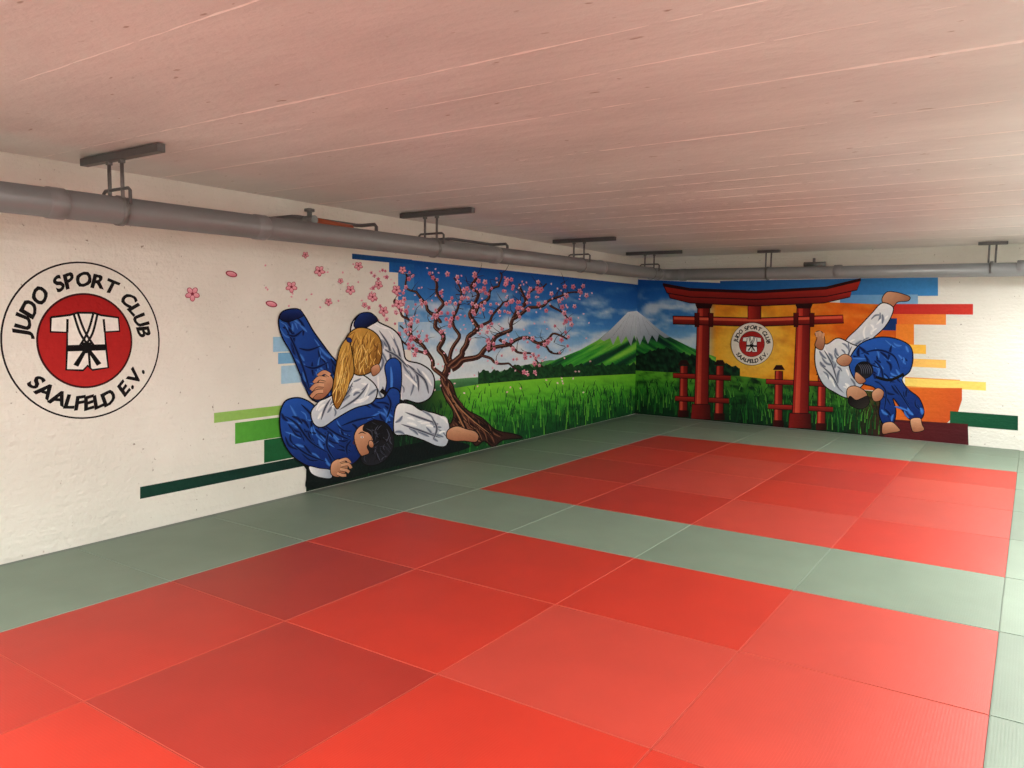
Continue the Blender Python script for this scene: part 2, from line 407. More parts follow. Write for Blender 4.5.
L.band(306, XC, [(306, 462), (330, 440), (400, 400), (430, 392), (480, 384), (550, 378), (632, 374)], [(306, 497), (632, 420)], 150, 44, grassL)
L.group(60)
for k in range(700):
    x = random.uniform(330, 633); bot = 492 - (x - 306) * .236
    tt = random.random() ** .6; y = 384 + (bot - 384) * tt
    h = 5 + 13 * tt; dx = random.uniform(-4, 4)
    col = random.choice([(16, 74, 32), (42, 126, 40), (8, 48, 24), (90, 168, 50), (12, 64, 32)])
    if x < 460: col = random.choice([(10, 40, 26), (20, 70, 34), (6, 28, 20)])
    L.stroke([(x, y), (x + dx * .3, y - h * .6), (x + dx, y - h)], 1.1, col, taper='end', n=2)
L.endgroup()
# ---- cherry tree
def limb(pts, w0, w1):
    q = catmull(pts, False, 6)
    q = [(p[0] + 1.4 * math.sin(i * .9 + pts[0][0]), p[1] + 1.0 * math.cos(i * .7)) for i, p in enumerate(q)]
    pr = lambda t: (1 - t) + t * w1 / w0
    L.ribbon(q, w0 + 1.2, (20, 10, 12), prof=lambda t: (1 - t) + t * (w1 + .7) / (w0 + 1.2))
    L.ribbon(q, w0, (86, 48, 40), (66, 36, 34), prof=pr)
    if w0 > 2.5:
        L.ribbon([(p[0] + w0 * .24, p[1] + w0 * .1) for p in q], w0 * .38, (42, 22, 20), prof=pr)
        L.ribbon([(p[0] - w0 * .2, p[1] - .3) for p in q], w0 * .15, (152, 104, 76), prof=pr)
def flower(M, x, y, r):
    c = random.choice([(238, 182, 194), (226, 150, 168), (246, 212, 218), (216, 132, 154), (242, 196, 206)])
    a0 = random.uniform(0, 6.28); q = []
    for k in range(20):
        a = a0 + k * math.pi / 10; rr = r * (.58 + .42 * abs(math.cos(2.5 * (a - a0))))
        q.append((x + rr * .86 * math.cos(a), y + rr * math.sin(a)))
    M.poly(q, c, (192, 100, 124), 60, False)
    M.ell(x, y, r * .22, r * .24, (140, 44, 70), n=6)
branches = [
    ([(476, 434), (464, 420), (456, 404), (447, 388), (445, 372), (452, 360)], 10, 5.8),
    ([(450, 364), (440, 352), (442, 336), (434, 322), (442, 306), (437, 290), (432, 274)], 4.8, 1.4),
    ([(450, 366), (462, 354), (466, 342), (476, 328), (470, 312), (478, 298), (472, 286), (476, 276)], 5.2, 1.3),
    ([(452, 368), (466, 360), (484, 352), (494, 338), (510, 330), (514, 314), (524, 304), (520, 284)], 5.2, 1.3),
    ([(486, 350), (504, 346), (522, 338), (540, 342), (556, 334), (568, 340)], 3.1, .8),
    ([(514, 318), (530, 308), (546, 304), (562, 294), (580, 293)], 2.8, .8),
    ([(446, 380), (434, 368), (428, 352), (414, 338), (408, 320), (398, 310), (394, 298)], 3.6, .8),
    ([(440, 322), (428, 310), (420, 296), (408, 288), (405, 274)], 2.6, .8),
    ([(472, 314), (484, 302), (492, 290), (500, 284), (500, 273)], 2.6, .8),
    ([(474, 330), (488, 322), (498, 308), (508, 300)], 2.4, .8),
    ([(522, 304), (534, 290), (548, 284)], 2.0, .7),
    ([(500, 338), (514, 350), (530, 354), (542, 366)], 2.0, .7),
    ([(448, 358), (458, 338), (453, 318), (461, 300), (455, 278)], 3, .8),
    ([(428, 354), (414, 350), (402, 340)], 1.9, .7),
    ([(482, 354), (494, 362), (508, 364), (522, 374)], 2.0, .7),
    ([(548, 304), (560, 312), (572, 320)], 1.5, .7),
    ([(420, 342), (410, 336), (400, 326)], 1.5, .7),
    ([(538, 342), (548, 350), (560, 354)], 1.5, .7),
]
tb = L.poly([(441, 386), (446, 379), (452, 384), (457, 398), (467, 410), (482, 418), (496, 430), (514, 434), (522, 438), (503, 440), (493, 447), (484, 441), (476, 446), (468, 438), (456, 440), (446, 434), (436, 430), (450, 424), (453, 412), (446, 400)], (100, 58, 44), (44, 24, 22), 60, True, (18, 10, 12), 1.6)
for pts, w0, w1 in branches: limb(pts, w0, w1)
L.shade(tb, 60, 52, [(26, 12, 12), (40, 22, 20), (150, 102, 72), (118, 74, 54)], 10, 24, .8, 2, 5, 14)
for p in [[(448, 386), (458, 404), (474, 420), (492, 434)], [(446, 392), (458, 412), (466, 428), (474, 440)]]:
    L.stroke(p, 2.0, (24, 12, 14)); L.stroke([(a - 2, b) for a, b in p], 1.2, (172, 122, 86))
L.group(30)
allp = []
for pts, w0, w1 in branches[1:]:
    q = catmull(pts, False, 6)
    for i, p in enumerate(q):
        if i > len(q) * .3: allp.append(p)
for k in range(150):
    p = random.choice(allp); a = random.uniform(-3.0, 0.1); l = random.uniform(6, 15)
    e = (p[0] + l * math.cos(a), p[1] + l * math.sin(a)); m_ = ((p[0] + e[0]) / 2 + random.uniform(-3, 3), (p[1] + e[1]) / 2 + random.uniform(-2, 2))
    L.stroke([p, m_, e], .9, (48, 26, 28), taper='end', n=2)
    if e[1] > 264 + (e[0] - 411) * .1 + 3: allp.append(np.array(e)); allp.append(np.array(e))
L.endgroup()
L.group(120)
cnt = 0
while cnt < 215:
    p = random.choice(allp); x = p[0] + random.gauss(0, 4.5); y = p[1] + random.gauss(0, 4.5)
    top = 262 + (x - 411) * .104
    if y < top + 3 or y > 384 or x < 388 or x > 592: continue
    if 436 < x < 466 and y > 340: continue
    if 470 < x < 560 and 320 < y < 352 and random.random() < .5: continue
    flower(L, x, y, random.uniform(1.5, 3.2)); cnt += 1
for k in range(150):
    x = random.uniform(390, 592); y = random.uniform(268, 395)
    if y > 262 + (x - 411) * .104 + 4: L.ell(x, y, 1.1, .8, random.choice([(232, 170, 184), (240, 200, 208)]), rot=random.uniform(0, 180), n=8)
for k in range(22):
    x = random.uniform(368, 404); y = random.uniform(270, 330); flower(L, x, y, random.uniform(1.5, 3.0))
for k in range(26):
    x = random.uniform(250, 400); y = random.uniform(262, 316); L.ell(x, y, 1.2, .9, (228, 160, 176), rot=random.uniform(0, 180), n=8)
L.endgroup()
for x, y, r in [(192, 294, 7.5), (231, 274, 5), (271, 304, 5), (291, 287, 6), (319, 271, 5.5), (305, 255, 3.5), (350, 290, 5), (358, 266, 4.5), (372, 297, 5), (378, 285, 4.5), (383, 311, 5), (364, 305, 3), (328, 302, 4), (340, 281, 3), (396, 290, 5), (398, 304, 5), (402, 270, 4)]:
    if r in (5,) and x < 300:
        L.ell(x, y, r * 1.2, r * .62, (150, 60, 78), rot=15); L.ell(x, y, r * .95, r * .42, (236, 176, 186), (214, 120, 140), rot=15)
    else:
        for k in range(5):
            a = k * 1.2566 + .3; L.ell(x + r * .55 * math.cos(a), y + r * .55 * math.sin(a), r * .46, r * .36, (168, 70, 92), rot=math.degrees(a))
        for k in range(5):
            a = k * 1.2566 + .3; L.ell(x + r * .55 * math.cos(a), y + r * .55 * math.sin(a), r * .36, r * .27, (238, 180, 190), (222, 140, 156), rot=math.degrees(a))
        L.ell(x, y, r * .2, r * .2, (130, 40, 60), n=8)

# ---- left pair of judoka
BL = (32, 82, 172); BD = (12, 34, 98); BH = (72, 132, 220); WH = (242, 244, 245); WS = (150, 160, 178); SK = (220, 168, 132); SD = (160, 100, 72)
BDK = (4, 12, 46); WDK = (84, 96, 120)
HAIRS = [(250, 216, 130), (146, 98, 40), (232, 188, 96), (110, 72, 30), (206, 156, 70)]
def folds(M, ls, col, w):
    for l in ls: M.stroke(l, w, col)
def crease(M, ls, base, dark, w):
    for l in ls:
        M.stroke(l, w * 1.9, mixc(base, dark, .35)); M.stroke(l, w * 1.1, mixc(base, dark, .7)); M.stroke(l, w * .5, dark)
L.poly([(292, 452), (330, 462), (400, 446), (440, 440), (470, 446), (440, 456), (380, 470), (330, 484), (306, 488), (306, 470)], (8, 20, 20), None, 90, True)
q = L.poly([(278, 320), (283, 311), (297, 309), (304, 316), (312, 330), (322, 344), (331, 356), (345, 372), (352, 392), (334, 402), (312, 400), (302, 380), (291, 354), (281, 336)], BL, BD, 20, True, BLK, 1.8)
L.cloth(q, (24, 64, 144), BDK, BH, 40, 62, 11)
crease(L, [[(283, 324), (294, 346), (304, 372), (310, 394)], [(298, 348), (308, 350), (320, 346)], [(304, 366), (314, 368), (328, 362)], [(286, 334), (294, 336), (302, 330)]], BL, BDK, 1.8)
L.poly([(279, 318), (283, 311), (297, 309), (303, 315), (296, 319), (286, 322)], (20, 50, 124), BDK, 90, True, BLK, 1)
q = L.poly([(350, 328), (358, 315), (370, 313), (378, 322), (392, 329), (400, 338), (403, 350), (406, 360), (420, 364), (431, 372), (434, 384), (430, 397), (418, 403), (404, 400), (398, 408), (384, 404), (368, 398), (356, 384), (350, 360)], WH, (196, 204, 216), 60, True, BLK, 1.8)
L.cloth(q, (220, 225, 232), WDK, (255, 255, 255), 38, 68, 12)
q = L.poly([(353, 325), (359, 314), (370, 313), (377, 320), (370, 325), (360, 330)], (24, 52, 120), BDK, 60, True, BLK, 1.2)
crease(L, [[(378, 330), (388, 346), (390, 364), (386, 382)], [(396, 344), (400, 362), (398, 384)], [(406, 364), (416, 374), (418, 392)], [(384, 350), (396, 356), (408, 368)], [(412, 370), (424, 380), (428, 394)]], (226, 230, 236), (50, 58, 78), 1.8)
q = L.poly([(384, 366), (391, 358), (399, 362), (401, 378), (399, 396), (396, 406), (384, 398), (386, 382)], BL, BD, 60, True, BLK, 1.3)
L.stroke([(390, 366), (391, 380), (390, 396)], 2.6, BH)
L.stroke([(380, 390), (392, 398), (408, 405)], 4.4, BLK, taper='none')
q = L.poly([(280, 410), (286, 400), (300, 398), (314, 406), (322, 420), (338, 416), (352, 404), (368, 398), (382, 398), (390, 388), (399, 392), (398, 410), (394, 428), (388, 436), (378, 424), (364, 428), (358, 440), (362, 452), (352, 464), (332, 470), (310, 467), (292, 456), (282, 440), (279, 424)], (34, 86, 178), BD, 70, True, BLK, 1.8)
L.cloth(q, (26, 68, 150), BDK, BH, 64, 40, 14)
crease(L, [[(284, 416), (296, 424), (310, 442), (330, 454)], [(290, 442), (306, 454), (326, 462)], [(322, 424), (336, 434), (350, 440)], [(340, 426), (356, 420), (376, 416)], [(300, 404), (310, 414), (316, 426)], [(328, 430), (326, 446), (334, 460)], [(386, 394), (390, 404), (386, 418)]], BL, BDK, 1.8)
q = L.poly([(397, 404), (410, 404), (420, 410), (434, 413), (446, 419), (449, 430), (446, 445), (436, 446), (422, 440), (406, 435), (394, 434), (393, 418)], WH, (186, 196, 210), 80, True, BLK, 1.6)
L.cloth(q, (218, 224, 232), WDK, (255, 255, 255), 20, 24, 15, 6, 15)
crease(L, [[(404, 412), (420, 418), (438, 424)], [(400, 424), (418, 430), (440, 438)], [(430, 416), (436, 428), (432, 440)]], (226, 230, 236), (50, 58, 78), 1.5)
L.poly([(447, 430), (456, 426), (466, 429), (474, 431), (478, 436), (475, 442), (464, 441), (454, 441), (446, 438)], SK, SD, 90, True, BLK, 1.2)
folds(L, [[(469, 431), (475, 434)], [(467, 434), (475, 438)], [(465, 437), (473, 441)], [(452, 430), (460, 432)]], (90, 50, 36), .9)
q = L.poly([(350, 372), (364, 376), (376, 388), (372, 402), (354, 408), (336, 418), (322, 427), (313, 424), (310, 412), (318, 402), (332, 394), (340, 382)], WH, (188, 198, 212), 70, True, BLK, 1.6)
L.cloth(q, (218, 224, 232), WDK, (255, 255, 255), 22, 140, 16, 7, 16)
crease(L, [[(352, 382), (344, 396), (330, 406)], [(366, 386), (356, 398), (338, 410)], [(330, 398), (324, 408), (320, 420)]], (226, 230, 236), (50, 58, 78), 1.5)
L.poly([(320, 378), (327, 374), (332, 379), (331, 388), (324, 397), (316, 400), (310, 396), (314, 387)], SK, SD, 70, True, BLK, 1.2)
for fpts in [[(329, 375), (323, 372), (317, 376)], [(325, 379), (318, 378), (313, 383)], [(323, 385), (315, 385), (310, 390)], [(322, 391), (315, 392), (310, 397)]]:
    L.stroke(fpts, 4.8, BLK, taper='none'); L.stroke(fpts, 3.7, SK, (196, 138, 104), taper='none')
q = L.poly([(346, 336), (356, 328), (368, 329), (378, 337), (381, 350), (378, 364), (368, 373), (356, 375), (346, 366), (342, 350)], (210, 162, 76), (140, 92, 36), 50, True, BLK, 1.4)
L.shade(q, 80, 95, HAIRS, 8, 22, .5, 1.2, 17, 14, .25)
q = L.poly([(347, 338), (340, 346), (336, 360), (333, 378), (331, 396), (336, 409), (343, 398), (348, 384), (353, 372), (351, 352)], (218, 172, 82), (150, 98, 38), 90, True, BLK, 1.3)
L.shade(q, 60, 100, HAIRS, 10, 24, .5, 1.1, 18, 7, .1)
L.ell(348, 340, 3, 2.2, (30, 50, 120), rot=40, line=BLK, lw=.8)
L.poly([(370, 368), (377, 364), (379, 371), (372, 376)], SK, SD, 90, True, BLK, .8)
L.poly([(353, 436), (359, 426), (372, 423), (382, 432), (380, 448), (372, 457), (362, 457), (356, 449)], SK, SD, 60, True, BLK, 1.2)
q = L.poly([(364, 424), (373, 420), (385, 423), (392, 434), (392, 448), (385, 459), (374, 465), (363, 464), (360, 457), (368, 453), (366, 446), (372, 440), (368, 433), (362, 430)], (14, 14, 18), (34, 34, 42), 60, True, BLK, 1.0)
L.shade(q, 50, 60, [(6, 6, 8), (52, 54, 68), (24, 24, 30), (76, 78, 94)], 5, 14, .5, 1.0, 19, 40, .3)
L.ell(370, 444, 2.6, 3.8, SK, SD, rot=-15, line=BLK, lw=.8)
L.stroke([(357, 434), (361, 432), (365, 434)], 1.1, BLK); L.ell(361, 437, 1.6, 1, (240, 236, 230), n=8); L.ell(361, 437, .7, .8, BLK, n=6)
L.stroke([(354, 439), (352, 443), (356, 445)], 1, (80, 40, 30)); L.stroke([(356, 450), (361, 450)], 1.1, (120, 40, 36))
q = L.poly([(308, 466), (318, 468), (330, 470), (330, 478), (318, 477), (310, 473)], WH, WS, 0, True, BLK, 1.1)
L.poly([(330, 464), (336, 459), (343, 460), (347, 466), (344, 473), (337, 477), (330, 474)], SK, SD, 60, True, BLK, 1.1)
for fpts in [[(338, 461), (345, 459), (349, 463)], [(340, 465), (347, 464), (350, 468)], [(339, 469), (345, 470), (348, 472)], [(336, 473), (341, 475), (345, 475)]]:
    L.stroke(fpts, 3.8, BLK, taper='none'); L.stroke(fpts, 2.8, SK, (196, 138, 104), taper='none')

# ================= BACK WALL MURAL =================
B = Mural(BW)
XB = 626
def skyB(x, y, t):
    h = (y - 283) / 80
    c = mixc((18, 84, 166), (90, 158, 220), h * 1.4); c = mixc(c, (200, 218, 232), (h - .5) * 1.8)
    cl = fbm(x / 30, y / 12, 6) * 1.3 + .1 + (.2 if 640 < x < 700 else 0)
    c = mixc(c, (222, 232, 238), max(0, min(.85, cl)) * min(1, max(0, (y - 286) / 20)))
    return c
B.band(XB, 722, [(XB, 279), (722, 283)], [(XB, 372), (722, 378)], 60, 45, skyB)
B.bar(720, 938, 281, 297, (26, 92, 170), (64, 140, 206))
B.bar(840, 918, 295, 308, (92, 154, 210), (130, 178, 216))
def sun(x, y, t):
    r = math.hypot((x - 754), (y - 345) * 1.1)
    c = mixc((250, 224, 104), (240, 168, 40), r / 42); c = mixc(c, (226, 104, 24), (r - 36) / 50); c = mixc(c, (176, 66, 22), (r - 110) / 60)
    n = fbm(x / 20, y / 12, 12)
    c = mixc(c, (250, 196, 80), max(0, n) * .5); c = mixc(c, (170, 70, 20), max(0, -n) * .45)
    if x < 716: c = mixc(c, skyB(x, y, t), (716 - x) / 14)
    return c
B.band(703, 896, [(703, 297), (896, 305)], [(703, 378), (896, 392)], 100, 50, sun)
B.bar(884, 973, 304, 314, (196, 44, 38), (206, 60, 50))
B.bar(884, 946, 314, 324, (226, 96, 36), (236, 140, 60))
B.bar(866, 897, 318, 330, (22, 52, 110))
B.bar(896, 914, 324, 345, (230, 130, 44))
B.bar(896, 926, 344, 353, (244, 190, 74))
B.bar(896, 946, 358, 366, (246, 196, 104))
B.bar(905, 960, 377, 388, (232, 140, 56), (240, 170, 90))
B.bar(905, 986, 378, 386, (246, 214, 110))
B.poly([(884, 388), (962, 388), (962, 400), (958, 412), (946, 424), (884, 424)], (230, 116, 36), (194, 80, 34), 30, False)
B.bar(950, 1018, 411, 425, (22, 84, 54), (14, 70, 48))
def fujiB(x, y, t):
    c = mixc((76, 100, 100), (38, 128, 50), (y - 332) / 12); r = fbm((x - 632) / 13 - (y - 312) / 8, (y - 312) / 36, 22)
    c = mixc(c, (124, 196, 72), max(0, r * 1.5)); c = mixc(c, (8, 44, 36), max(0, -r * 2.0)); return c
B.band(XB, 716, [(XB, 311), (638, 312), (646, 318), (656, 327), (670, 337), (690, 347), (716, 357)], [(XB, 368), (716, 374)], 60, 40, fujiB)
B.poly([(624, 311), (638, 312), (646, 318), (656, 327), (670, 337), (665, 338), (659, 334), (657, 342), (652, 335), (648, 344), (644, 335), (640, 345), (636, 336), (624, 343)], (236, 240, 246), (146, 158, 178), 60, False)
for a in [((638, 315), (641, 335)), ((642, 317), (649, 335)), ((646, 321), (660, 335)), ((636, 316), (636, 334)), ((644, 324), (652, 338))]: B.stroke(a, 1.7, (88, 94, 110))
B.band(XB, 740, [(x, 356 - 8 * math.exp(-((x - 664) / 20) ** 2) + 2.2 * math.sin(x * 1.1) * math.sin(x * .37) + max(0, (x - 700)) * .3) for x in range(626, 742, 2)], [(XB, 376), (740, 382)], 80, 12,
       lambda x, y, t: mixc((26, 72, 42), (6, 24, 20), .6 + fbm(x / 4, y / 4, 14)))
def grassB(x, y, t):
    c = mixc((102, 182, 46), (48, 132, 36), t * 2.4); c = mixc(c, (8, 50, 26), (t - .32) * 2)
    r = fbm(x / 11, y / 5, 31); c = mixc(c, (6, 32, 18), max(0, r) * 1.0 + (.35 if x > 700 else 0)); c = mixc(c, (114, 190, 60), max(0, -r) * .4 * (1 - t))
    if x > 820: c = mixc(c, (74, 22, 26), (x - 840) / 60)
    return c
B.band(XB, 968, [(XB, 370), (740, 376), (880, 392), (885, 419), (968, 424)], [(XB, 416), (968, 450)], 150, 30, grassB)
B.bar(884, 968, 421, 446, (92, 26, 30), (70, 22, 28))
B.group(60)
for k in range(520):
    x = random.uniform(631, 880); bot = 413 + (x - 632) * .094; top = 374 + max(0, x - 740) * .12
    tt = random.random() ** .7; y = top + 6 + (bot - top - 6) * tt; h = 4 + 13 * tt; dx = random.uniform(-4, 4)
    col = random.choice([(14, 66, 30), (34, 110, 38), (6, 36, 20), (80, 154, 50), (10, 54, 28)])
    B.stroke([(x, y), (x + dx * .3, y - h * .6), (x + dx, y - h)], 1.1, col, taper='end', n=2)
B.endgroup()
TR = (182, 44, 34); TD = (92, 18, 18); TH = (222, 90, 64); TL = (28, 6, 8)
def pillar(xt, xb, yt, yb, wt, wb):
    B.poly([(xt - wt / 2, yt), (xt + wt / 2, yt), (xb + wb / 2, yb), (xb - wb / 2, yb)], TR, TD, 0, False, TL, 1.0)
    B.poly([(xt - wt * .34, yt), (xt - wt * .05, yt), (xb - wb * .05, yb), (xb - wb * .34, yb)], TH, TR, 0, False)
for x, yt, yb in [(684, 366, 417), (720, 366, 420), (779, 371, 427), (822, 376, 430)]:
    pillar(x, x - 1, yt, yb, 7.5, 8.5)
    B.poly([(x - 6, yt - 1), (x - 3, yt - 6), (x + 3, yt - 6), (x + 6, yt - 1)], (40, 14, 14), None, 0, False)
    B.poly([(x - 6, yb - 7), (x + 4.8, yb - 6.6), (x + 4.8, yb + .3), (x - 6, yb)], (70, 14, 14), (30, 8, 8), 0, False)
for a, b, y in [(673, 731, 373), (675, 729, 396), (766, 836, 379), (768, 833, 404)]:
    B.poly([(a, y), (b, y + (b - a) * .045), (b, y + (b - a) * .045 + 5), (a, y + 4.8)], TR, TD, 90, False, TL, .9)
pillar(704, 701, 298, 419, 12, 14)
pillar(804, 800, 298, 428, 13, 16.5)
for x, y, w in [(701, 419, 18), (800, 428, 21)]:
    B.poly([(x - w / 2, y - 15), (x + w / 2, y - 14.4), (x + w / 2 + 1, y + .6), (x - w / 2 - 1, y)], (140, 30, 26), (56, 12, 12), 0, False, TL, 1)
B.poly([(673, 316), (756, 318), (843, 315), (844, 323), (756, 326.5), (673, 324)], TR, TD, 90, False, TL, 1.1)
B.poly([(674, 317), (756, 319), (842, 316), (842, 318.4), (756, 321.5), (674, 319.4)], TH, None, 0, False)
for x in (697, 711, 796, 812): B.poly([(x - 2.4, 313), (x + 2.4, 313), (x + 2, 327), (x - 2, 327)], TD, (60, 10, 10), 90, False, TL, .7)
B.poly([(748, 300), (761, 300), (761, 319), (748, 319)], TR, TD, 0, False, TL, 1)
B.poly([(668, 292), (690, 296), (756, 299), (824, 296), (852, 290), (850, 297), (824, 303), (756, 306), (690, 303), (670, 298)], TR, TD, 90, False, TL, 1.1)
B.poly([(663, 284), (690, 289.5), (756, 292), (826, 288), (861, 279.5), (857, 290), (826, 296.5), (756, 299.5), (690, 297), (667, 293)], (198, 58, 42), (124, 24, 22), 90, False, TL, 1.2)
B.poly([(663, 283), (690, 288), (756, 290.5), (826, 286.5), (861, 278), (861, 281), (826, 289.5), (756, 293.5), (690, 291), (663, 286.5)], (48, 16, 18), None, 0, False)
for x in (704, 804): B.poly([(x - 9, 303.5), (x + 9, 303.5), (x + 7, 308.5), (x - 7, 308.5)], (40, 12, 12), None, 0, False)

# ---- right pair of judoka
B.poly([(882, 299), (887, 292), (895, 292), (903, 294), (910, 297), (908, 301), (898, 302), (893, 307), (885, 307)], SK, SD, 60, True, BLK, 1)
q = B.poly([(882, 303), (893, 307), (891, 317), (884, 328), (872, 339), (860, 350), (845, 350), (846, 340), (858, 328), (872, 313)], WH, (196, 204, 216), 60, True, BLK, 1.3)
B.cloth(q, (220, 225, 232), WDK, (255, 255, 255), 14, 128, 31, 5, 14)
q = B.poly([(815, 352), (818, 342), (827, 344), (838, 338), (852, 344), (866, 350), (874, 362), (868, 378), (858, 390), (848, 398), (834, 392), (823, 384), (816, 368)], WH, (184, 194, 210), 70, True, BLK, 1.4)
B.cloth(q, (218, 224, 232), WDK, (255, 255, 255), 28, 65, 32, 6, 16)
crease(B, [[(852, 346), (848, 358), (852, 374)], [(824, 350), (832, 364), (838, 384)], [(822, 366), (832, 376), (840, 390)]], (226, 230, 236), (50, 58, 78), 1.2)
B.poly([(815, 346), (817, 338), (815, 334), (818, 331), (823, 333), (825, 342), (822, 350)], SK, SD, 90, True, BLK, .9)
for fpts in [[(817, 337), (816, 332)], [(820, 336), (820, 331)], [(823, 338), (824, 333)]]: B.stroke(fpts, 1.7, SK, taper='none')
q = B.poly([(849, 362), (857, 347), (868, 340), (882, 337), (897, 339), (910, 346), (913, 358), (910, 371), (902, 379), (908, 389), (919, 398), (924, 411), (921, 419), (911, 420), (903, 411), (893, 398), (896, 411), (893, 424), (884, 425), (879, 414), (880, 400), (875, 388), (864, 384), (854, 378)], (36, 92, 184), BD, 60, True, BLK, 1.5)
B.cloth(q, (26, 70, 152), BDK, BH, 54, 50, 33, 6, 16)
crease(B, [[(860, 354), (878, 350), (894, 356), (900, 370)], [(878, 382), (886, 392), (884, 412)], [(894, 384), (902, 396), (912, 412)], [(856, 370), (866, 364), (880, 368)]], BL, BDK, 1.4)
B.stroke([(876, 377), (890, 380), (904, 374)], 3.0, BLK, taper='none')
B.poly([(884, 423), (892, 422), (898, 427), (900, 431), (890, 433), (883, 434), (882, 428)], SK, SD, 90, True, BLK, .9)
B.poly([(911, 419), (920, 418), (922, 424), (924, 430), (914, 432), (911, 426)], SK, SD, 90, True, BLK, .9)
B.ell(864, 370, 9, 8.5, (14, 14, 18), (34, 34, 42), line=BLK); B.poly([(856, 372), (862, 376), (866, 381), (860, 384), (855, 379)], SK, SD, 60, True, BLK, .8)
for k in range(6): B.stroke([(858 + k * 2, 364), (861 + k * 2, 368), (862 + k * 2, 374)], .7, (86, 88, 104))
B.poly([(848, 388), (856, 386), (866, 392), (868, 402), (860, 407), (851, 403), (847, 396)], SK, SD, 60, True, BLK, 1)
B.poly([(850, 396), (856, 400), (862, 398), (868, 396), (869, 404), (862, 409), (853, 407), (848, 402)], (16, 14, 16), (50, 44, 42), 60, True, BLK, .8)
B.stroke([(856, 390), (860, 391)], .9, BLK); B.stroke([(862, 393), (865, 395)], .9, BLK)
B.poly([(838, 358), (845, 354), (852, 358), (849, 365), (842, 366), (837, 362)], SK, SD, 60, True, BLK, .9)
for fpts in [[(840, 358), (847, 356)], [(840, 361), (848, 360)], [(841, 364), (848, 363)]]: B.stroke(fpts, .7, (96, 54, 40))
B.poly([(872, 393), (878, 388), (884, 392), (881, 400), (874, 401)], SK, SD, 60, True, BLK, .9)

# ================= EMBLEMS (metric) =================
GLY = {}
def glyph(ch):
    if ch in GLY: return GLY[ch]
    cu = bpy.data.curves.new('g', 'FONT'); cu.body = ch; cu.size = 1; cu.offset = .036; cu.resolution_u = 3
    ob = bpy.data.objects.new('g', cu); scene.collection.objects.link(ob)
    bpy.context.view_layer.update(); dg = bpy.context.evaluated_depsgraph_get()
    me = ob.evaluated_get(dg).to_mesh()
    vs = [(v.co.x, v.co.y) for v in me.vertices]; fs = [tuple(p.vertices) for p in me.polygons]
    ob.evaluated_get(dg).to_mesh_clear(); bpy.data.objects.remove(ob); bpy.data.curves.remove(cu)
    if vs:
        x0 = min(p[0] for p in vs); x1 = max(p[0] for p in vs); vs = [(a - (x0 + x1) / 2, b - .35) for a, b in vs]
        vs = [(a * (.92 + .5 * abs(b) ** 1.5) + .10 * b * abs(b) , b + .05 * math.sin(a * 7)) for a, b in vs]
        w = x1 - x0
    else: w = .25
    GLY[ch] = (vs, fs, w); return GLY[ch]
def emblem(plane, cu, cv, r, disc, name):
    E = Mural(plane, True); E.off = .012 if disc else .0008
    def P(a, b): return (cu + a * r, cv + b * r)
    def circ(rad, n=72): return [P(rad * math.cos(t), rad * math.sin(t)) for t in [2 * math.pi * k / n for k in range(n)]]
    if disc: E.poly(circ(1.0), (232, 226, 214), None, 0, False)
    c = circ(1.0); E.ribbon(c + [c[0]], r * .022, (24, 22, 24))
    c = circ(.6); E.poly(c, (182, 42, 40), (162, 30, 30), 90, False); E.ribbon(c + [c[0]], r * .026, (60, 16, 18))
    J = [(-.43, .30), (-.20, .33), (-.10, .36), (.10, .36), (.20, .33), (.43, .30), (.44, .12), (.24, .11), (.25, -.10), (.27, -.36), (.06, -.38), (0, -.32), (-.06, -.38), (-.27, -.36), (-.25, -.10), (-.24, .11), (-.44, .12)]
    E.poly([P(*p) for p in J], (240, 238, 232), None, 0, False, (14, 12, 14), r * .034)
    for l in [[(-.10, .36), (-.02, .12), (.10, -.08)], [(.10, .36), (.02, .12), (-.10, -.08)], [(-.15, .34), (-.08, .10), (.02, -.06)], [(.15, .34), (.08, .10), (-.02, -.06)], [(-.24, .11), (-.23, .28)], [(.24, .11), (.23, .28)], [(.02, -.12), (.03, -.36)]]:
        E.stroke([P(*p) for p in l], r * .03, (14, 12, 14), taper='none')
    E.poly([P(*p) for p in [(-.25, -.05), (.25, -.05), (.25, -.13), (-.25, -.13)]], (12, 10, 12), None, 0, False)
    E.poly([P(*p) for p in [(-.06, -.02), (.06, -.02), (.06, -.16), (-.06, -.16)]], (12, 10, 12), None, 0, False)
    E.poly([P(*p) for p in [(-.05, -.12), (-.01, -.14), (-.12, -.33), (-.18, -.30)]], (12, 10, 12), None, 0, False)
    E.poly([P(*p) for p in [(.05, -.12), (.01, -.14), (.12, -.33), (.18, -.30)]], (12, 10, 12), None, 0, False)
    def arc(txt, a0, a1, rad, size, top=True):
        ws = [glyph(ch)[2] + (.12 if ch != ' ' else .2) for ch in txt]; tot = sum(ws); acc = 0
        for ch, w in zip(txt, ws):
            a = math.radians(a0 + (a1 - a0) * (acc + w / 2) / tot); acc += w
            vs, fs, _ = glyph(ch)
            if not vs: continue
            ux, uy = math.cos(a), math.sin(a)
            if top: X = (uy, -ux); Y = (ux, uy)
            else: X = (-uy, ux); Y = (-ux, -uy)
            pts = []
            for (p, q) in vs:
                p *= size * 1.08; q *= size
                pts.append(P(ux * rad + X[0] * p + Y[0] * q, uy * rad + X[1] * p + Y[1] * q))
            E.add(pts, fs, [(16, 14, 16)] * len(pts))
    arc('JUDO SPORT CLUB', 176, 2, .79, .25)
    arc('SAALFELD E.V.', 214, 332, .80, .25, False)
    return E.build(name)
LM = L.build('painted_mural'); BMu = B.build('painted_mural')
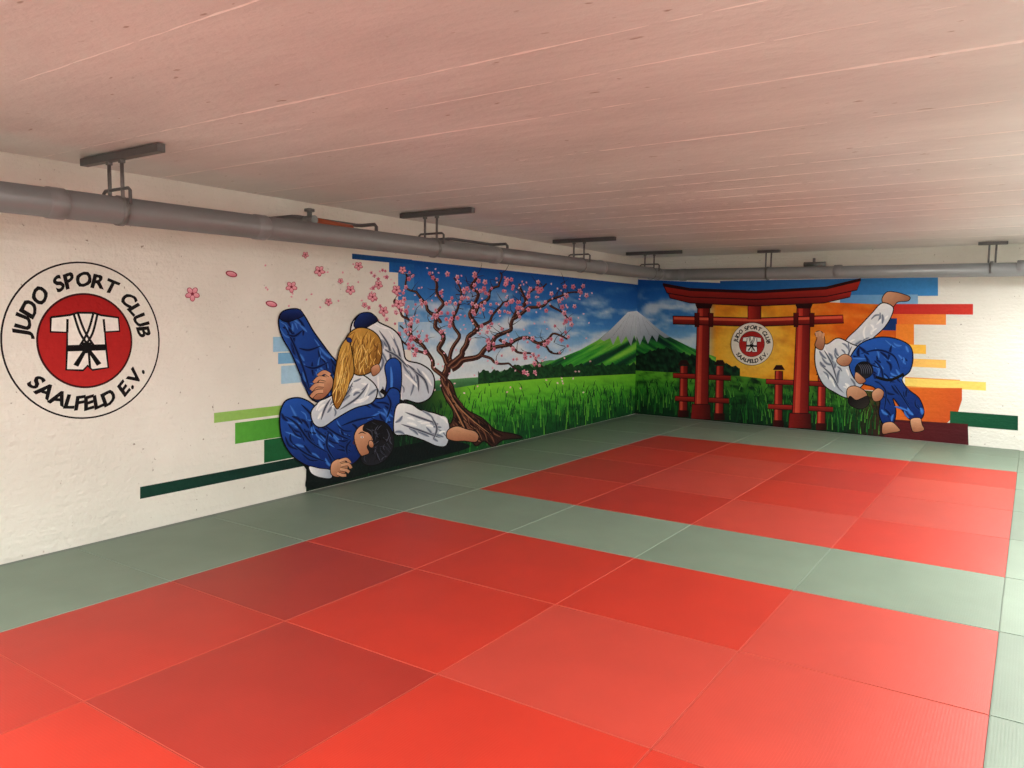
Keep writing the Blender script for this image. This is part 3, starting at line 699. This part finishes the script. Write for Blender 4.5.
u0, _ = LW.uv(1, 341); u1, _ = LW.uv(159, 341); _, v0 = LW.uv(80, 418); _, v1 = LW.uv(80, 263)
emblem(LW, (u0 + u1) / 2, (v0 + v1) / 2, .513, False, 'club_emblem')
u0, _ = BW.uv(731, 344); u1, _ = BW.uv(773, 344); uc, vc = BW.uv(752, 344)
emblem(BW, uc, vc, (u1 - u0) / 2, True, 'club_emblem')

# ------------------------------------------------------------------ pipe
PG = simple_mat('grey_pvc_pipe', (116, 118, 120), .32, 0, .05, 6)
PJ = simple_mat('grey_pvc_socket', (124, 126, 128), .34)
ST = simple_mat('galvanised_steel', (122, 124, 124), .45, .6, .15, 30)
DK = simple_mat('dark_steel', (92, 93, 94), .5, .3)
ORG = simple_mat('orange_pipe_plastic', (176, 84, 48), .5)
def tube(name, pts, r, mat, parent=None, seg=24, caps=True):
    P = [Vector(p) for p in pts]; v = []; f = []
    up = Vector((0, 0, 1)); prevn = None
    for i, p in enumerate(P):
        d = (P[min(i + 1, len(P) - 1)] - P[max(i - 1, 0)]).normalized()
        if prevn is None:
            a = up if abs(d.dot(up)) < .9 else Vector((1, 0, 0)); n1 = (a - d * a.dot(d)).normalized()
        else: n1 = (prevn - d * prevn.dot(d)).normalized()
        prevn = n1; n2 = d.cross(n1)
        rr = r[i] if isinstance(r, (list, tuple)) else r
        for k in range(seg):
            t = 2 * math.pi * k / seg; v.append(p + n1 * (rr * math.cos(t)) + n2 * (rr * math.sin(t)))
    for i in range(len(P) - 1):
        for k in range(seg):
            k2 = (k + 1) % seg; f.append((i * seg + k, i * seg + k2, (i + 1) * seg + k2, (i + 1) * seg + k))
    if caps: f.append(tuple(range(seg))[::-1]); f.append(tuple((len(P) - 1) * seg + k for k in range(seg)))
    ob = mesh_obj(name, v, f, mat, parent, True)
    if caps:
        ob.data.polygons[len(f) - 1].use_smooth = False; ob.data.polygons[len(f) - 2].use_smooth = False
    return ob
def boxp(name, c, s, mat, parent=None, bev=.002):
    bm = bmesh.new(); bmesh.ops.create_cube(bm, size=1); bmesh.ops.scale(bm, vec=s, verts=bm.verts)
    if bev: bmesh.ops.bevel(bm, geom=bm.edges[:], offset=bev, segments=1, affect='EDGES')
    bmesh.ops.translate(bm, vec=c, verts=bm.verts)
    me = bpy.data.meshes.new(name); bm.to_mesh(me); bm.free(); me.materials.append(mat)
    ob = bpy.data.objects.new(name, me); scene.collection.objects.link(ob)
    if parent: ob.parent = parent
    return ob
def empty(name):
    e = bpy.data.objects.new(name, None); scene.collection.objects.link(e); return e
PX = -.50; PYb = 6.25; R = .082
def pz(y): return 2.147 + (y + 3) * .0042
zc = pz(PYb)
pipe = empty('drain_pipe')
eb = .16
path = [(PX, -6.28, pz(-6.28)), (PX, PYb - eb, zc)]
path += [(PX + eb * (1 - math.cos(t)), PYb - eb + eb * math.sin(t), zc) for t in [math.pi / 2 * k / 8 for k in range(1, 9)]]
path += [(5.12, PYb, zc - .03)]
tube('pipe_run', path, R, PG, pipe, 32)
def socket(p, d, l=.10):
    d = Vector(d).normalized(); p = Vector(p)
    tube('socket', [p - d * l / 2, p - d * (l / 2 - .008), p + d * (l / 2 - .008), p + d * l / 2], [R + .001, R + .006, R + .006, R + .001], PJ, pipe, 32, False)
for y in (-4.6, -2.32, -.95, 1.9, 4.2, 5.98): socket((PX, y, pz(y)), (0, 1, 0))
for x in (-.22, 1.9, 3.9): socket((x, PYb, zc - .004), (1, 0, 0))
def band_x(h, y):
    n = 28; v = []; f = []
    for k in range(n):
        t = 2 * math.pi * k / n
        for rr, dy in ((R + .001, -.016), (R + .007, -.016), (R + .007, .016), (R + .001, .016)):
            v.append((PX + rr * math.cos(t), y + dy, pz(y) + rr * math.sin(t)))
    for k in range(n):
        k2 = (k + 1) % n
        for a in range(4):
            b_ = (a + 1) % 4; f.append((k * 4 + a, k * 4 + b_, k2 * 4 + b_, k2 * 4 + a))
    mesh_obj('clamp_band', v, f, ST, h, True)
def hanger(y):
    h = empty('pipe_hanger')
    boxp('ceiling_rail', (-.47, y, H - .030), (.84, .05, .045), DK, h)
    for x in (PX - .10, PX + .04):
        tube('rod', [(x, y, H - .05), (x, y, pz(y))], .011, ST, h, 10)
        boxp('rod_nut', (x, y, H - .062), (.03, .03, .022), ST, h)
    tube('saddle', [(PX - .17, y, pz(y) + .06), (PX - .17, y, pz(y) + R + .03), (PX - .15, y, pz(y) + R + .045), (PX + .10, y, pz(y) + R + .045), (PX + .12, y, pz(y) + R + .03), (PX + .12, y, pz(y) + .03)], .010, DK, h, 10)
    band_x(h, y)
for y in (-4.9, -1.95, .95, 3.7, 5.75): hanger(y)
def hanger_b(x):
    h = empty('pipe_hanger'); z = zc - .02
    boxp('ceiling_plate', (x, PYb, H - .026), (.30, .06, .036), DK, h)
    for dx in (-.035, .035): tube('rod', [(x + dx, PYb, H - .036), (x + dx, PYb, z + R)], .011, ST, h, 10)
    v = []; f = []; n = 28
    for k in range(n):
        t = 2 * math.pi * k / n
        for rr, dy in ((R + .001, -.016), (R + .008, -.016), (R + .008, .016), (R + .001, .016)):
            v.append((x + dy, PYb + rr * math.cos(t), z + .012 + rr * math.sin(t)))
    for k in range(n):
        k2 = (k + 1) % n
        for a in range(4):
            b_ = (a + 1) % 4; f.append((k * 4 + a, k * 4 + b_, k2 * 4 + b_, k2 * 4 + a))
    mesh_obj('clamp_band', v, f, ST, h, True)
hanger_b(1.0); hanger_b(3.6)
def wall_loop(y0, y1, zt=2.31):
    e = empty('wall_conduit'); x0 = lw_x(y0) + .002; x = -.78
    tube('conduit', [(x0, y0, zt), (x - .03, y0, zt), (x, y0 + .03, zt), (x, y1 - .03, zt), (x + .03, y1, zt), (x + .18, y1, zt), (x + .2, y1, zt - .02), (x + .2, y1, 2.17)], .015, DK, e, 12)
wall_loop(-.40, .30); wall_loop(1.55, 2.25)
va = empty('stop_valve'); vy = -.30
tube('valve_stem', [(-.72, vy, 2.24), (-.72, vy, 2.38)], .02, ST, va, 16)
tube('valve_wheel', [(-.72, vy, 2.355), (-.72, vy, 2.375)], .04, ST, va, 20)
tube('valve_body', [(lw_x(vy) + .002, vy, 2.29), (-.66, vy, 2.29)], .034, ST, va, 16)
tube('orange_stub', [(-.72, vy, 2.29), (-.72, vy + .45, 2.27)], .028, ORG, va, 16)
vb = empty('stop_valve')
tube('valve_stem', [(1.55, 6.45, 2.24), (1.55, 6.45, 2.38)], .018, ST, vb, 14)
tube('valve_body', [(1.42, 6.45, 2.30), (1.70, 6.45, 2.30)], .03, ST, vb, 14)
tube('valve_outlet', [(1.6, 6.45, 2.30), (1.6, bw_y(1.6) - .002, 2.30)], .02, ST, vb, 12)

# ------------------------------------------------------------------ lights (fluorescent battens on the ceiling, outside the picture)
LBM = simple_mat('white_luminaire', (235, 235, 235), .4)
em = bpy.data.materials.new('fluorescent_tube'); em.use_nodes = True
eb_ = em.node_tree.nodes['Principled BSDF']; eb_.inputs['Emission Color'].default_value = (1, .97, .93, 1); eb_.inputs['Emission Strength'].default_value = 4
def lamp(x, y, power):
    e = empty('fluorescent_batten'); e.location = (x, y, H - .045)
    boxp('housing', (0, 0, 0), (.16, 1.4, .056), LBM, e)
    tube('tube', [(0, -.66, -.045), (0, .66, -.045)], .013, em, e, 12)
    ld = bpy.data.lights.new('batten_light', 'AREA'); ld.shape = 'RECTANGLE'; ld.size = .14; ld.size_y = 1.35; ld.energy = power; ld.color = (1, .985, .945)
    lo = bpy.data.objects.new('batten_light', ld); scene.collection.objects.link(lo); lo.location = (0, 0, -.065); lo.parent = e
lamp(4.6, 4.4, 138); lamp(4.6, 0.8, 112); lamp(4.6, -2.6, 86); lamp(1.8, -4.9, 150); lamp(.3, -5.3, 45)
w = bpy.data.worlds.new('World'); scene.world = w; w.use_nodes = True
w.node_tree.nodes['Background'].inputs['Color'].default_value = (.5, .5, .5, 1); w.node_tree.nodes['Background'].inputs['Strength'].default_value = .1

# ------------------------------------------------------------------ camera
cd = bpy.data.cameras.new('camera'); cd.sensor_width = 36; cd.lens = 36 * F / 1024; cd.clip_start = .05
co = bpy.data.objects.new('camera', cd); scene.collection.objects.link(co)
co.matrix_world = Matrix(((ROT[0][0], ROT[0][1], ROT[0][2], CAM[0]), (ROT[1][0], ROT[1][1], ROT[1][2], CAM[1]), (ROT[2][0], ROT[2][1], ROT[2][2], CAM[2]), (0, 0, 0, 1)))
scene.camera = co
